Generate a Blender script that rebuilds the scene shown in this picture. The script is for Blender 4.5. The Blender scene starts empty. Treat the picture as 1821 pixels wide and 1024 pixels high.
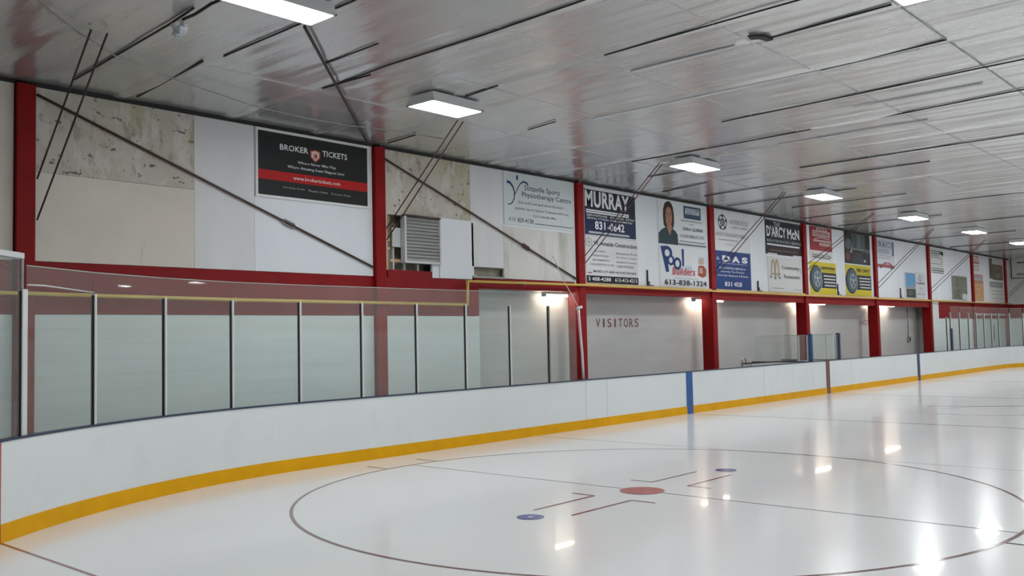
import bpy, math, random
import numpy as np
from mathutils import Vector, Matrix

random.seed(7)
scene = bpy.context.scene
COL = scene.collection

# ------------------------------------------------------------------ camera
cam_data = bpy.data.cameras.new('camera')
cam = bpy.data.objects.new('camera', cam_data)
COL.objects.link(cam)
AZ, EL, ROLL = math.radians(41.6793), math.radians(3.0345), math.radians(-1.2212)
fw = Vector((math.cos(EL) * math.cos(AZ), math.cos(EL) * math.sin(AZ), math.sin(EL)))
rt = Vector((math.sin(AZ), -math.cos(AZ), 0))
up = rt.cross(fw)
r2 = rt * math.cos(ROLL) + up * math.sin(ROLL)
u2 = up * math.cos(ROLL) - rt * math.sin(ROLL)
cam.matrix_world = Matrix(((r2.x, u2.x, -fw.x, -3.834), (r2.y, u2.y, -fw.y, -0.2), (r2.z, u2.z, -fw.z, 2.088), (0, 0, 0, 1)))
cam_data.sensor_width = 36.0
cam_data.lens = 36.0 * 1649.5 / 1821.0
cam_data.clip_end = 200
scene.camera = cam

# ------------------------------------------------------------------ world, exposure
world = bpy.data.worlds.new('world'); scene.world = world
world.use_nodes = True
world.node_tree.nodes['Background'].inputs[0].default_value = (0.8, 0.85, 0.9, 1)
world.node_tree.nodes['Background'].inputs[1].default_value = 0.05
scene.view_settings.view_transform = 'Standard'
scene.view_settings.look = 'None'
scene.view_settings.gamma = 1.0
scene.view_settings.use_curve_mapping = False
scene.view_settings.exposure = 1.0
scene.cycles.use_denoising = True
scene.cycles.max_bounces = 10
scene.cycles.transparent_max_bounces = 16
scene.cycles.caustics_reflective = True
scene.cycles.sample_clamp_indirect = 4.0

LAMP = 24.0          # brightness of the ceiling fixtures
TUBE = 13.0          # brightness of the bench tubes

# rows of ceiling lamps the photo does not show (other half of the rink)
def lamp(x, y):
    d = bpy.data.lights.new('ceiling_lamp', 'AREA'); d.shape = 'RECTANGLE'; d.size = 1.15; d.size_y = 0.6
    d.energy = LAMP * 1.15 * 0.6 * math.pi; d.color = (0.95, 0.98, 1.0)
    o = bpy.data.objects.new('ceiling_lamp', d); COL.objects.link(o); o.location = (x, y, 5.84)
for yy in (3.15, -3.9, -10.9):
    for xx in (-0.5, 6.6, 13.8, 21.0, 28.2, 35.4, 42.6, 49.8):
        if yy > 0 and 0 < xx < 10: continue
        lamp(xx, yy)
lamp(50.0, 10.5)

# ------------------------------------------------------------------ dimensions (metres)
CZ = 6.03            # ceiling
YC = 14.0            # front face of the red columns
YP = 14.1            # face of the upper wall cladding
YB = 14.75           # back wall of the bench recesses
WB = 12.55           # ice face of the side boards
RB = 8.776           # corner radius of the boards
XE = -3.2775         # near end boards
XCN, YCN = XE + RB, WB - RB
XCF = 46.76          # centre of the far corner
HB = 1.1             # height of the boards
XEND = 55.8          # far wall
COLX = [1.64, 8.36, 14.94, 21.55, 28.17, 34.98, 41.70, 48.6, 55.05]   # far edge of each column

# ------------------------------------------------------------------ materials
MATS = {}
def mat(name, col, rough=0.5, metal=0.0, var=0.0, scale=2.0, stretch=(1, 1, 1), bump=0.0, bscale=8.0, spec=0.5,
        stain=None, thr=(0.5, 0.62), planks=0.0, emit=0.0):
    if name in MATS: return MATS[name]
    m = bpy.data.materials.new(name); m.use_nodes = True
    nt = m.node_tree; N = nt.nodes; L = nt.links
    b = N['Principled BSDF']
    b.inputs['Base Color'].default_value = (*col, 1)
    b.inputs['Roughness'].default_value = rough
    b.inputs['Metallic'].default_value = metal
    b.inputs['Specular IOR Level'].default_value = spec
    if emit:
        b.inputs['Emission Color'].default_value = (*col, 1)
        b.inputs['Emission Strength'].default_value = emit
    out = None
    if var or stain or bump or planks:
        tc = N.new('ShaderNodeTexCoord'); mp = N.new('ShaderNodeMapping')
        L.new(tc.outputs['Object'], mp.inputs[0]); mp.inputs['Scale'].default_value = stretch
    if var:
        n = N.new('ShaderNodeTexNoise'); n.inputs['Scale'].default_value = scale; n.inputs['Detail'].default_value = 6
        L.new(mp.outputs[0], n.inputs['Vector'])
        r = N.new('ShaderNodeValToRGB')
        r.color_ramp.elements[0].position = 0.3; r.color_ramp.elements[1].position = 0.7
        r.color_ramp.elements[0].color = (*[c * (1 - var) for c in col], 1)
        r.color_ramp.elements[1].color = (*[min(1, c * (1 + var)) for c in col], 1)
        L.new(n.outputs[0], r.inputs[0]); out = r.outputs[0]
    for k, st in enumerate(stain or []):
        scol, sscale, sstr, lo, hi, amt = st
        mp2 = N.new('ShaderNodeMapping'); L.new(tc.outputs['Object'], mp2.inputs[0]); mp2.inputs['Scale'].default_value = sstr
        mp2.inputs['Location'].default_value = (k * 3.1, k * 1.7, k * 5.3)
        n = N.new('ShaderNodeTexNoise'); n.inputs['Scale'].default_value = sscale; n.inputs['Detail'].default_value = 8; n.inputs['Roughness'].default_value = 0.62
        L.new(mp2.outputs[0], n.inputs['Vector'])
        mr = N.new('ShaderNodeMapRange'); mr.inputs[1].default_value = lo; mr.inputs[2].default_value = hi; mr.inputs[4].default_value = amt
        L.new(n.outputs[0], mr.inputs[0])
        mx = N.new('ShaderNodeMix'); mx.data_type = 'RGBA'
        L.new(mr.outputs[0], mx.inputs[0])
        if out: L.new(out, mx.inputs[6])
        else: mx.inputs[6].default_value = (*col, 1)
        mx.inputs[7].default_value = (*scol, 1); out = mx.outputs[2]
    if planks:
        sx = N.new('ShaderNodeSeparateXYZ'); L.new(tc.outputs['Object'], sx.inputs[0])
        d = N.new('ShaderNodeMath'); d.operation = 'DIVIDE'; d.inputs[1].default_value = planks; L.new(sx.outputs[2], d.inputs[0])
        f = N.new('ShaderNodeMath'); f.operation = 'FRACT'; L.new(d.outputs[0], f.inputs[0])
        lt = N.new('ShaderNodeMath'); lt.operation = 'LESS_THAN'; lt.inputs[1].default_value = 0.035; L.new(f.outputs[0], lt.inputs[0])
        ml = N.new('ShaderNodeMath'); ml.operation = 'MULTIPLY'; ml.inputs[1].default_value = 0.14; L.new(lt.outputs[0], ml.inputs[0])
        mx = N.new('ShaderNodeMix'); mx.data_type = 'RGBA'; L.new(ml.outputs[0], mx.inputs[0])
        if out: L.new(out, mx.inputs[6])
        else: mx.inputs[6].default_value = (*col, 1)
        mx.inputs[7].default_value = (0.12, 0.12, 0.12, 1); out = mx.outputs[2]
    if out: L.new(out, b.inputs['Base Color'])
    if bump:
        n = N.new('ShaderNodeTexNoise'); n.inputs['Scale'].default_value = bscale; n.inputs['Detail'].default_value = 4
        L.new(mp.outputs[0], n.inputs['Vector'])
        bp = N.new('ShaderNodeBump'); bp.inputs['Strength'].default_value = bump; bp.inputs['Distance'].default_value = 0.02
        L.new(n.outputs[0], bp.inputs['Height']); L.new(bp.outputs[0], b.inputs['Normal'])
    MATS[name] = m
    return m

def glass_mat(name, tint, refl):
    m = bpy.data.materials.new(name); m.use_nodes = True
    nt = m.node_tree; N = nt.nodes; L = nt.links
    for n in list(N): N.remove(n)
    o = N.new('ShaderNodeOutputMaterial'); t = N.new('ShaderNodeBsdfTransparent'); t.inputs[0].default_value = (*tint, 1)
    g = N.new('ShaderNodeBsdfGlossy'); g.inputs['Roughness'].default_value = 0.02
    lw = N.new('ShaderNodeLayerWeight'); lw.inputs['Blend'].default_value = 0.5
    pw = N.new('ShaderNodeMath'); pw.operation = 'POWER'; pw.inputs[1].default_value = 4.5; L.new(lw.outputs['Facing'], pw.inputs[0])
    ml = N.new('ShaderNodeMath'); ml.operation = 'MULTIPLY_ADD'; ml.inputs[1].default_value = refl; ml.inputs[2].default_value = 0.02; L.new(pw.outputs[0], ml.inputs[0])
    df = N.new('ShaderNodeBsdfDiffuse'); df.inputs[0].default_value = (0.62, 0.70, 0.66, 1)      # pale veil of reflected light, put in as diffuse colour
    m1 = N.new('ShaderNodeMixShader'); m1.inputs[0].default_value = 0.07; L.new(t.outputs[0], m1.inputs[1]); L.new(df.outputs[0], m1.inputs[2])
    mx = N.new('ShaderNodeMixShader'); L.new(ml.outputs[0], mx.inputs[0]); L.new(m1.outputs[0], mx.inputs[1]); L.new(g.outputs[0], mx.inputs[2])
    L.new(mx.outputs[0], o.inputs[0])
    MATS[name] = m
    return m

ICE = mat('ice', (0.845, 0.85, 0.845), 0.19, var=0.02, scale=0.5, spec=0.4, bump=0.012, bscale=1.5)
ICE.node_tree.nodes['Principled BSDF'].inputs['Coat Weight'].default_value = 0.24      # thin wet film over the ice
ICE.node_tree.nodes['Principled BSDF'].inputs['Coat Roughness'].default_value = 0.035
ICE.node_tree.nodes['Principled BSDF'].inputs['Coat IOR'].default_value = 1.33
def icepaint(name, col): return mat(name, col, 0.13, spec=0.5)
BOARD = mat('board_white', (0.73, 0.765, 0.77), 0.32, var=0.025, scale=1.2, stain=[((0.62, 0.65, 0.66), 1.2, (1, 1, .6), 0.56, 0.75, 0.45)])
KICK = mat('kick_yellow', (0.74, 0.37, 0.002), 0.45, spec=0.15, var=0.06, scale=3)
CAP = mat('cap_navy', (0.02, 0.035, 0.075), 0.4)
RED = mat('column_red', (0.25, 0.004, 0.005), 0.5, spec=0.18, var=0.12, scale=2.5)
REDBAND = mat('band_red', (0.24, 0.008, 0.010), 0.55, spec=0.2, var=0.08, scale=2)
WHITE = mat('panel_white', (0.745, 0.775, 0.82), 0.45, var=0.03, scale=1.5, stretch=(1, 1, .4))
WHITE2 = mat('panel_offwhite', (0.68, 0.68, 0.69), 0.5, var=0.05, scale=1.5, stretch=(1.5, 1, .3))
PEEL = mat('panel_peeling', (0.55, 0.51, 0.45), 0.65, var=0.08, scale=1.2, bump=0.2, bscale=5,
           stain=[((0.46, 0.42, 0.23), 0.8, (1, 1, 1), 0.50, 0.68, 0.8), ((0.64, 0.61, 0.57), 2.6, (1.2, 1, .6), 0.54, 0.58, 0.75), ((0.30, 0.24, 0.17), 5.5, (1.0, 1, .5), 0.56, 0.64, 0.6), ((0.09, 0.07, 0.055), 8, (.8, 1, 1.3), 0.625, 0.66, 0.9)])
BEIGE = mat('panel_dingy', (0.69, 0.63, 0.555), 0.6, var=0.06, scale=1.1,
            stain=[((0.25, 0.2, 0.16), 3, (2.2, 1, .25), 0.64, 0.74, 0.6)])
STAIN = mat('panel_water_stained', (0.66, 0.65, 0.61), 0.6, var=0.05, scale=1,
            stain=[((0.40, 0.385, 0.34), 1.4, (1.8, 1, .3), 0.5, 0.68, 0.75), ((0.34, 0.29, 0.17), 2.2, (1.6, 1, .4), 0.64, 0.74, 0.6)])
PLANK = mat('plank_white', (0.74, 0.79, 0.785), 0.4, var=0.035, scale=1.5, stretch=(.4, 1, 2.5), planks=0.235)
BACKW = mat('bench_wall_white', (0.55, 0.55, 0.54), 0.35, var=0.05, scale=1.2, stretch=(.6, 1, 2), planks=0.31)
DARK = mat('dark_gap', (0.012, 0.012, 0.012), 0.6)
STEEL = mat('dark_rod', (0.055, 0.04, 0.035), 0.45, metal=0.5)
RODRED = mat('rusty_rod', (0.09, 0.045, 0.035), 0.5, metal=0.3)
ALU = mat('white_aluminium', (0.68, 0.69, 0.70), 0.3, metal=0.25)
GREYM = mat('grey_metal', (0.30, 0.31, 0.30), 0.35, metal=0.6, var=0.1, scale=6)
SLATM = mat('louver_grey', (0.47, 0.48, 0.46), 0.4, metal=0.2, var=0.12, scale=1.5, stretch=(.3, 1, 4))
YPIPE = mat('pipe_yellow', (0.68, 0.47, 0.10), 0.35, var=0.1, scale=2)
OPIPE = mat('ledge_orange', (0.72, 0.50, 0.26), 0.4, var=0.08, scale=1.5)
WOOD = mat('bare_stud', (0.30, 0.19, 0.10), 0.6, var=0.25, scale=4, stretch=(4, 1, .5))
CAVITY = mat('cavity_olive', (0.30, 0.285, 0.21), 0.6, var=0.3, scale=2)
BLUE = mat('blue_paint', (0.01, 0.09, 0.30), 0.35)
NAVY = mat('navy_paint', (0.012, 0.03, 0.10), 0.4)
MAROON = mat('maroon_paint', (0.17, 0.055, 0.055), 0.35)
HOUSING = mat('fixture_white', (0.62, 0.63, 0.64), 0.4)
CONC = mat('concrete_floor', (0.16, 0.16, 0.155), 0.8, var=0.15)
FAROOM = mat('far_wall_white', (0.60, 0.61, 0.58), 0.5, var=0.04, scale=1)
BLACK = mat('black_paint', (0.015, 0.015, 0.016), 0.5)
GLASS = glass_mat('rink_glass', (0.968, 0.990, 0.978), 0.4)
GLASS2 = glass_mat('box_glass', (0.975, 0.988, 0.98), 0.4)
GEDGE = mat('glass_edge', (0.32, 0.40, 0.36), 0.2)
DOORG = mat('door_green', (0.50, 0.60, 0.53), 0.3, var=0.06, scale=1, stretch=(3, 1, .3))
DIFF = mat('lamp_diffuser', (0.95, 0.98, 1.0), 0.5, emit=LAMP)
TUBEM = mat('lamp_tube', (1.0, 0.86, 0.70), 0.5, emit=TUBE)

# low-emissivity ceiling foil: dull metal sheet, wrinkled across its width
def ceiling_mat():
    m = bpy.data.materials.new('ceiling_foil'); m.use_nodes = True
    nt = m.node_tree; N = nt.nodes; L = nt.links; b = N['Principled BSDF']
    tc = N.new('ShaderNodeTexCoord')
    def noise(scl, size, detail):
        mp = N.new('ShaderNodeMapping'); L.new(tc.outputs['Object'], mp.inputs[0]); mp.inputs['Scale'].default_value = scl
        n = N.new('ShaderNodeTexNoise'); n.inputs['Scale'].default_value = size; n.inputs['Detail'].default_value = detail
        L.new(mp.outputs[0], n.inputs['Vector']); return n.outputs[0]
    n1 = noise((1.0, 0.09, 1), 5.0, 5)
    n2 = noise((0.5, 0.5, 1), 1.0, 3)
    r = N.new('ShaderNodeValToRGB'); r.color_ramp.elements[0].position = .3; r.color_ramp.elements[1].position = .75
    r.color_ramp.elements[0].color = (.64, .64, .635, 1); r.color_ramp.elements[1].color = (.72, .72, .725, 1)
    L.new(n2, r.inputs[0]); L.new(r.outputs[0], b.inputs['Base Color'])
    b.inputs['Metallic'].default_value = 0.66; b.inputs['Roughness'].default_value = 0.235
    bp = N.new('ShaderNodeBump'); bp.inputs['Strength'].default_value = 0.2; bp.inputs['Distance'].default_value = 0.05
    L.new(n1, bp.inputs['Height']); L.new(bp.outputs[0], b.inputs['Normal'])
    MATS['ceiling_foil'] = m; return m
FOIL = ceiling_mat()

PAINTS = {}
def paint(col, rough=0.45):
    k = (tuple(round(c, 3) for c in col), rough)
    if k not in PAINTS: PAINTS[k] = mat('sign_ink_%02d' % len(PAINTS), tuple(c * 1.1 if min(col) > .5 else c for c in col), rough, spec=0.15)
    return PAINTS[k]

# ------------------------------------------------------------------ mesh builder
class MB:
    def __init__(s): s.v = []; s.f = []; s.m = []; s.mats = []; s.sm = []
    def mi(s, m):
        if m not in s.mats: s.mats.append(m)
        return s.mats.index(m)
    def add(s, vs, fs, m, smooth=False):
        o = len(s.v); k = s.mi(m); s.v += [tuple(v) for v in vs]
        for f in fs: s.f.append(tuple(i + o for i in f)); s.m.append(k); s.sm.append(smooth)
        return s
    def box(s, x0, x1, y0, y1, z0, z1, m, ch=0.0):
        if ch <= 0:
            vs = [(x, y, z) for x in (x0, x1) for y in (y0, y1) for z in (z0, z1)]
            return s.add(vs, [(0, 1, 3, 2), (4, 6, 7, 5), (0, 4, 5, 1), (2, 3, 7, 6), (0, 2, 6, 4), (1, 5, 7, 3)], m)
        c = ch; vs = []                          # box with its four vertical edges chamfered and a chamfered top and bottom
        ring = lambda i: [(x0 + c + i, y0 + i), (x1 - c - i, y0 + i), (x1 - i, y0 + c + i), (x1 - i, y1 - c - i), (x1 - c - i, y1 - i), (x0 + c + i, y1 - i), (x0 + i, y1 - c - i), (x0 + i, y0 + c + i)]
        for i, z in ((c * .5, z0), (0, z0 + c * .5), (0, z1 - c * .5), (c * .5, z1)): vs += [(x, y, z) for x, y in ring(i)]
        fs = [tuple(range(7, -1, -1)), tuple(range(24, 32))]
        for r in range(3):
            for k in range(8): a = r * 8 + k; b = r * 8 + (k + 1) % 8; fs.append((a, b, b + 8, a + 8))
        return s.add(vs, fs, m)
    def tube(s, pts, r, m, n=8, cap=True):
        pts = [Vector(p) for p in pts]; vs = []; fs = []
        for i, p in enumerate(pts):
            d = (pts[min(i + 1, len(pts) - 1)] - pts[max(i - 1, 0)]).normalized()
            a = d.cross(Vector((0, 0, 1)))
            if a.length < 1e-3: a = d.cross(Vector((0, 1, 0)))
            a.normalize(); b = d.cross(a)
            for k in range(n):
                t = 2 * math.pi * k / n; vs.append(p + a * (r * math.cos(t)) + b * (r * math.sin(t)))
        for i in range(len(pts) - 1):
            for k in range(n): q = i * n + k; w = i * n + (k + 1) % n; fs.append((q, w, w + n, q + n))
        s.add(vs, fs, m, True)
        if cap: o = len(s.v) - len(vs); s.f += [tuple(o + k for k in range(n - 1, -1, -1)), tuple(o + len(vs) - n + k for k in range(n))]; s.m += [s.mi(m)] * 2; s.sm += [False] * 2
        return s
    def prism(s, poly, z0, z1, m):               # polygon in XY extruded in Z
        n = len(poly); vs = [(x, y, z0) for x, y in poly] + [(x, y, z1) for x, y in poly]
        fs = [tuple(range(n - 1, -1, -1)), tuple(range(n, 2 * n))] + [(k, (k + 1) % n, (k + 1) % n + n, k + n) for k in range(n)]
        return s.add(vs, fs, m)
    def build(s, name, parent=None):
        me = bpy.data.meshes.new(name); me.from_pydata(s.v, [], s.f)
        for m in s.mats: me.materials.append(m)
        me.polygons.foreach_set('material_index', s.m); me.polygons.foreach_set('use_smooth', s.sm)
        me.update()
        o = bpy.data.objects.new(name, me); COL.objects.link(o)
        if parent: o.parent = parent
        return o

def tag(o, label, cat, group=None, kind='thing'):
    o['label'] = label; o['category'] = cat; o['kind'] = kind
    if group: o['group'] = group
    return o
def thing(name, label, cat, group=None):
    o = bpy.data.objects.new(name, None); COL.objects.link(o); o.empty_display_size = 0.1
    return tag(o, label, cat, group)
def structure(o, label=None):
    o['kind'] = 'structure'
    if label: o['label'] = label
    return o

# ------------------------------------------------------------------ floor (ice sheet) and its painted lines
g = MB(); g.box(-9, XEND + .2, -14.6, 15.0, -0.2, -0.02, CONC)
structure(g.build('floor'), 'dark concrete slab around and under the ice sheet')
def rink_outline(off=0.0, n=24):
    pts = []
    for cx, cy, a0 in ((XCF, YCN, 90), (XCN, YCN, 180)):
        rng = [a0 - 90 * k / n for k in range(n + 1)] if a0 == 90 else [a0 - 90 * k / n for k in range(n + 1)]
        pts.append([(cx + (RB + off) * math.cos(math.radians(a)), cy + (RB + off) * math.sin(math.radians(a))) for a in rng])
    top = pts[1] + pts[0]
    yb = -WB
    low = []
    for cx, a0 in ((XCF, 0), (XCN, -90)):
        low += [(cx + (RB + off) * math.cos(math.radians(a0 - 90 * k / n)), -YCN + (RB + off) * math.sin(math.radians(a0 - 90 * k / n))) for k in range(n + 1)]
    return top + low
ice = MB(); ice.prism(list(reversed(rink_outline(0.03))), -0.02, 0.0, ICE)
ice_o = structure(ice.build('floor_ice'), 'pale glossy ice sheet of the rink')
LINE_DK = icepaint('line_dark', (0.10, 0.09, 0.11)); LINE_BL = icepaint('line_blueblack', (0.07, 0.08, 0.16))
LINE_RD = icepaint('line_red', (0.24, 0.06, 0.05)); LINE_CI = icepaint('line_circle', (0.22, 0.12, 0.11))
DOT_RD = icepaint('dot_red', (0.50, 0.10, 0.09)); DOT_BL = icepaint('dot_blue', (0.09, 0.11, 0.36)); LINE_GR = icepaint('line_grey', (0.34, 0.33, 0.34))
def ice_strip(name, pts, w, m, z=0.002):
    b = MB()
    for (x0, y0), (x1, y1) in zip(pts, pts[1:]):
        d = Vector((x1 - x0, y1 - y0)); d.normalize(); nx, ny = -d.y * w / 2, d.x * w / 2
        b.add([(x0 + nx, y0 + ny, z), (x0 - nx, y0 - ny, z), (x1 - nx, y1 - ny, z), (x1 + nx, y1 + ny, z)], [(0, 1, 2, 3)], m)
    return b.build(name, ice_o)
FX, FY = 6.65, 6.88
b = MB(); n = 128
vs = [(FX + r * math.cos(2 * math.pi * k / n), FY + r * math.sin(2 * math.pi * k / n), 0.0025) for r in (4.548, 4.592) for k in range(n)]
b.add(vs, [(k, n + k, n + (k + 1) % n, (k + 1) % n) for k in range(n)], LINE_CI)
b.build('faceoff_circle', ice_o)
def dot(x, y, r, m, name, inner=None):
    b = MB(); k = 40
    b.add([(x + r * math.cos(2 * math.pi * i / k), y + r * math.sin(2 * math.pi * i / k), 0.004) for i in range(k)], [tuple(range(k))], m)
    if inner: b.add([(x + inner * math.cos(2 * math.pi * i / k), y + inner * math.sin(2 * math.pi * i / k), 0.005) for i in range(k)], [tuple(range(k))], ICE)
    b.build(name, ice_o)
dot(FX, FY, 0.30, DOT_RD, 'faceoff_dot')
dot(4.40, 6.92, 0.16, DOT_BL, 'blue_dot', 0.03); dot(8.92, 6.88, 0.16, DOT_BL, 'blue_dot')
ice_strip('dot_line', [(FX, FY + 4.55), (FX, FY - 4.55)], 0.022, LINE_BL, 0.0022)
ice_strip('goal_line', [(0, 10.70), (0, -10.7)], 0.035, LINE_RD)
ice_strip('blue_line_edge', [(17.36, 12.5), (17.36, -12.5)], 0.045, LINE_DK)
ice_strip('blue_line_edge', [(34.99, 12.5), (34.99, -12.5)], 0.06, LINE_DK)
ice_strip('centre_line', [(26.13, 12.5), (26.13, -12.5)], 0.06, LINE_GR)
ice_strip('cross_line', [(11.15, 12.5), (11.15, -12.5)], 0.022, LINE_GR)
for sx in (1, -1):
    for sy in (1, -1):
        cx, cy = FX + sx * .68, FY + sy * .29
        ice_strip('restraining_mark', [(cx, cy + sy * .36), (cx, cy), (cx + sx * 1.22, cy)], 0.04, LINE_RD, 0.003)
        hy = FY + sy * 4.56
        ice_strip('hash_mark', [(FX + sx * .55, hy), (FX + sx * .55, hy + sy * .5)], 0.04, LINE_DK, 0.003)
ice_strip('skate_mark', [(22.3, 8.2), (23.0, 6.5), (24.0, 5.0)], 0.10, LINE_GR)
ice_strip('skate_mark', [(21.6, 7.6), (22.6, 7.2), (23.3, 6.2)], 0.06, LINE_GR)
ice_strip('skate_mark', [(20.0, 7.3), (20.1, 6.0), (20.6, 5.2)], 0.05, LINE_GR)

# ------------------------------------------------------------------ room shell
w = MB(); CLT = 0.06
def clad(x0, x1, z0, z1, m):                     # cladding stops either side of every column
    for xr in COLX:
        if x0 < xr + .006 and x1 > xr - .276:
            if x0 < xr - .276: clad(x0, xr - .276, z0, z1, m)
            if x1 > xr + .006: clad(xr + .006, x1, z0, z1, m)
            return
    w.box(x0, x1, YP, YP + CLT, z0, z1, m)
TOPZ = CZ + 0.02
clad(-9, 1.37, 3.36, TOPZ, BEIGE)
clad(1.37, 4.22, 4.69, TOPZ, PEEL); clad(1.37, 4.22, 3.36, 4.685, BEIGE)
clad(4.225, 5.385, 3.36, TOPZ, WHITE2); clad(5.39, 8.1, 3.36, TOPZ, WHITE)
clad(8.1, 8.47, 3.5, TOPZ, PEEL)
clad(8.47, 9.70, 4.64, TOPZ, PEEL); clad(9.70, 10.885, 4.64, TOPZ, PEEL)
clad(10.89, 11.96, 3.68, TOPZ, WHITE2); clad(11.965, 14.6, 3.44, 4.66, STAIN); clad(11.965, 14.6, 4.66, TOPZ, WHITE)
for a, bx in ((14.6, 18.44), (18.445, 21.2), (21.2, 25.06), (25.065, 27.85), (27.85, 30.8), (30.805, 34.7), (34.7, 38.3), (38.305, 41.4), (41.4, 44.9)):
    clad(a, bx, 3.36, TOPZ, WHITE)
clad(44.905, 48.3, 3.36, TOPZ, WHITE); clad(48.305, 51.6, 3.36, TOPZ, WHITE2); clad(51.605, 55.8, 3.36, TOPZ, WHITE2)
clad(9.70, 10.97, 3.38, 4.64, WHITE)
# red painted band under the cladding
RB_ = REDBAND
clad(-9, 8.47, 2.58, 3.355, RB_); clad(8.47, 9.70, 2.58, 3.51, RB_); clad(9.70, 10.90, 2.58, 3.375, RB_); clad(10.90, 11.11, 2.58, 3.42, RB_)
clad(11.11, 11.965, 3.19, 3.42, RB_); clad(11.965, 14.6, 3.19, 3.435, RB_)
clad(42.9, 55.8, 2.56, 3.355, RB_)
# lower planking
clad(-9, 11.11, 0, 2.57, PLANK); clad(41.7, 42.9, 0, 3.355, PLANK); clad(42.9, 49.0, 0, 2.55, PLANK); clad(55.0, 55.8, 0, 2.55, PLANK)
# bench recess: back wall, soffit and end cheek
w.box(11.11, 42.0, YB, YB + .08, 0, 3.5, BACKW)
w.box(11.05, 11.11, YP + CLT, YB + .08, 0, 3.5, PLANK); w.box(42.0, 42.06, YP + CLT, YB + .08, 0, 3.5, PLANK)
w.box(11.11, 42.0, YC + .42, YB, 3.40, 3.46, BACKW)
w.box(-9, XEND + .2, 14.95, 15.05, 0, TOPZ, PLANK)
structure(w.build('wall_left'), 'long side wall clad in white and peeling panels over red band and bench recess')
# header beams above the bench openings
hd = MB()
for i in range(2, 6):
    hd.box(COLX[i] + .002, COLX[i + 1] - .272, YC + .06, YP - .002, 3.02 + (.14 if i == 2 else .07 if i == 3 else .04), 3.36, RED)
    hd.box(COLX[i] + .002, COLX[i + 1] - .272, YP - .002, YB - .002, 3.2, 3.34, RED)
structure(hd.build('trim_1'), 'red header beam running over the bench openings')
tr = MB()
for xa, xb in zip([-9] + [x + .006 for x in COLX], [x - .276 for x in COLX] + [XEND - .01]): tr.box(xa, xb, YP - .03, YP - .001, CZ - .075, CZ - .005, DARK)
structure(tr.build('trim_2'), 'dark gap strip where the cladding meets the ceiling')
fwl = MB(); fwl.box(XEND, XEND + .1, -14.6, 15, 3.36, TOPZ, FAROOM); fwl.box(XEND, XEND + .1, -14.6, 15, 2.56, 3.36, REDBAND); fwl.box(XEND, XEND + .1, -14.6, 15, 0, 2.56, PLANK)
structure(fwl.build('wall_far'), 'far end wall, white over a red band')
nw = MB(); nw.box(-9.1, -9, -14.6, 15, 0, TOPZ, FAROOM); structure(nw.build('wall_near'), 'end wall behind the viewer')
rw = MB(); rw.box(-9, XEND, -14.7, -14.6, 3.3, TOPZ, FAROOM); rw.box(-9, XEND, -14.7, -14.6, 2.56, 3.3, REDBAND); rw.box(-9, XEND, -14.7, -14.6, 0, 2.56, PLANK)
structure(rw.build('wall_right'), 'opposite side wall, white over a red band')

# ceiling sheet with sagging strips
SEAMX = [-1.0, 1.0, 2.9, 4.85, 6.66, 7.6, 9.5, 11.45, 13.45, 14.4, 15.8, 17.3, 19.0, 21.0, 23.0, 25.0, 26.2, 28.5, 30.7, 32.9, 35, 37.2, 39.4, 41.6, 43.8, 46, 48.2, 50.4, 52.6, 54.8]
SEAMY = [-12, -10, -8, -6, -4, -2, 0, 1.6, 3.61, 5.55, 7.56, 9.6, 11.6]
def build_ceiling():
    xs = np.concatenate([np.arange(-9, 30, 0.055), np.arange(30, XEND + .1, 0.12)]); ys = np.arange(-14.65, 15.0, 0.33)
    X, Y = np.meshgrid(xs, ys, indexing='ij')
    rng = np.random.RandomState(3)
    Z = np.zeros_like(X)
    sy = np.array([-15] + SEAMY + [15.2])
    for j in range(len(sy) - 1):
        mask = (Y >= sy[j]) & (Y < sy[j + 1]); t = (Y - sy[j]) / (sy[j + 1] - sy[j])
        amp = np.sin(np.pi * np.clip(t, 0, 1)) ** .6
        h = np.zeros_like(X)
        for f, a in ((1.1, .009), (2.3, .006), (4.1, .004), (7.3, .0022)):
            ph = rng.rand() * 6.28; f2 = f * (0.85 + .3 * rng.rand())
            h += a * np.sin(6.283 * f2 * X / 2 + ph + .5 * np.sin(Y * 1.1 + ph) + .9 * np.sin(X * .63 + ph))
        Z += mask * amp * h * (0.35 + .65 * (0.5 + .5 * np.sin(X * .41 + 2.1 * j)))
    for x in SEAMX:
        Z -= 0.022 * np.exp(-((X - x - .05) / 0.09) ** 2) * (0.55 + .45 * np.sin(Y * .9 + x * 3))
    Z = CZ + Z - 0.006
    nx, ny = X.shape
    vs = np.stack([X.ravel(), Y.ravel(), Z.ravel()], 1).tolist()
    fs = []
    for i in range(nx - 1):
        o = i * ny
        for j in range(ny - 1): fs.append((o + j, o + j + 1, o + ny + j + 1, o + ny + j))
    b = MB(); b.add(vs, fs, FOIL, True)
    b.box(-9.1, XEND + .1, -14.7, 15.05, CZ + .08, CZ + .2, DARK)
    return b.build('ceiling')
ceil = structure(build_ceiling(), 'silvery wrinkled foil ceiling over the rink')
def seam_or_highlight(pts, wdt, m=DARK, z=CZ - 0.035):
    b = MB()
    for (x0, y0), (x1, y1) in zip(pts, pts[1:]):
        h = wdt / 2; b.box(0, 1, 0, 1, 0, 1, m)
        v = [(x0 - h, y0), (x0 + h, y0), (x1 - h, y1), (x1 + h, y1)]
        b.v[-8:] = [(v[0][0], y0, z), (v[0][0], y0, z + .02), (v[2][0], y1, z), (v[2][0], y1, z + .02), (v[1][0], y0, z), (v[1][0], y0, z + .02), (v[3][0], y1, z), (v[3][0], y1, z + .02)]
    return b.build('seam_or_highlight', ceil)
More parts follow.
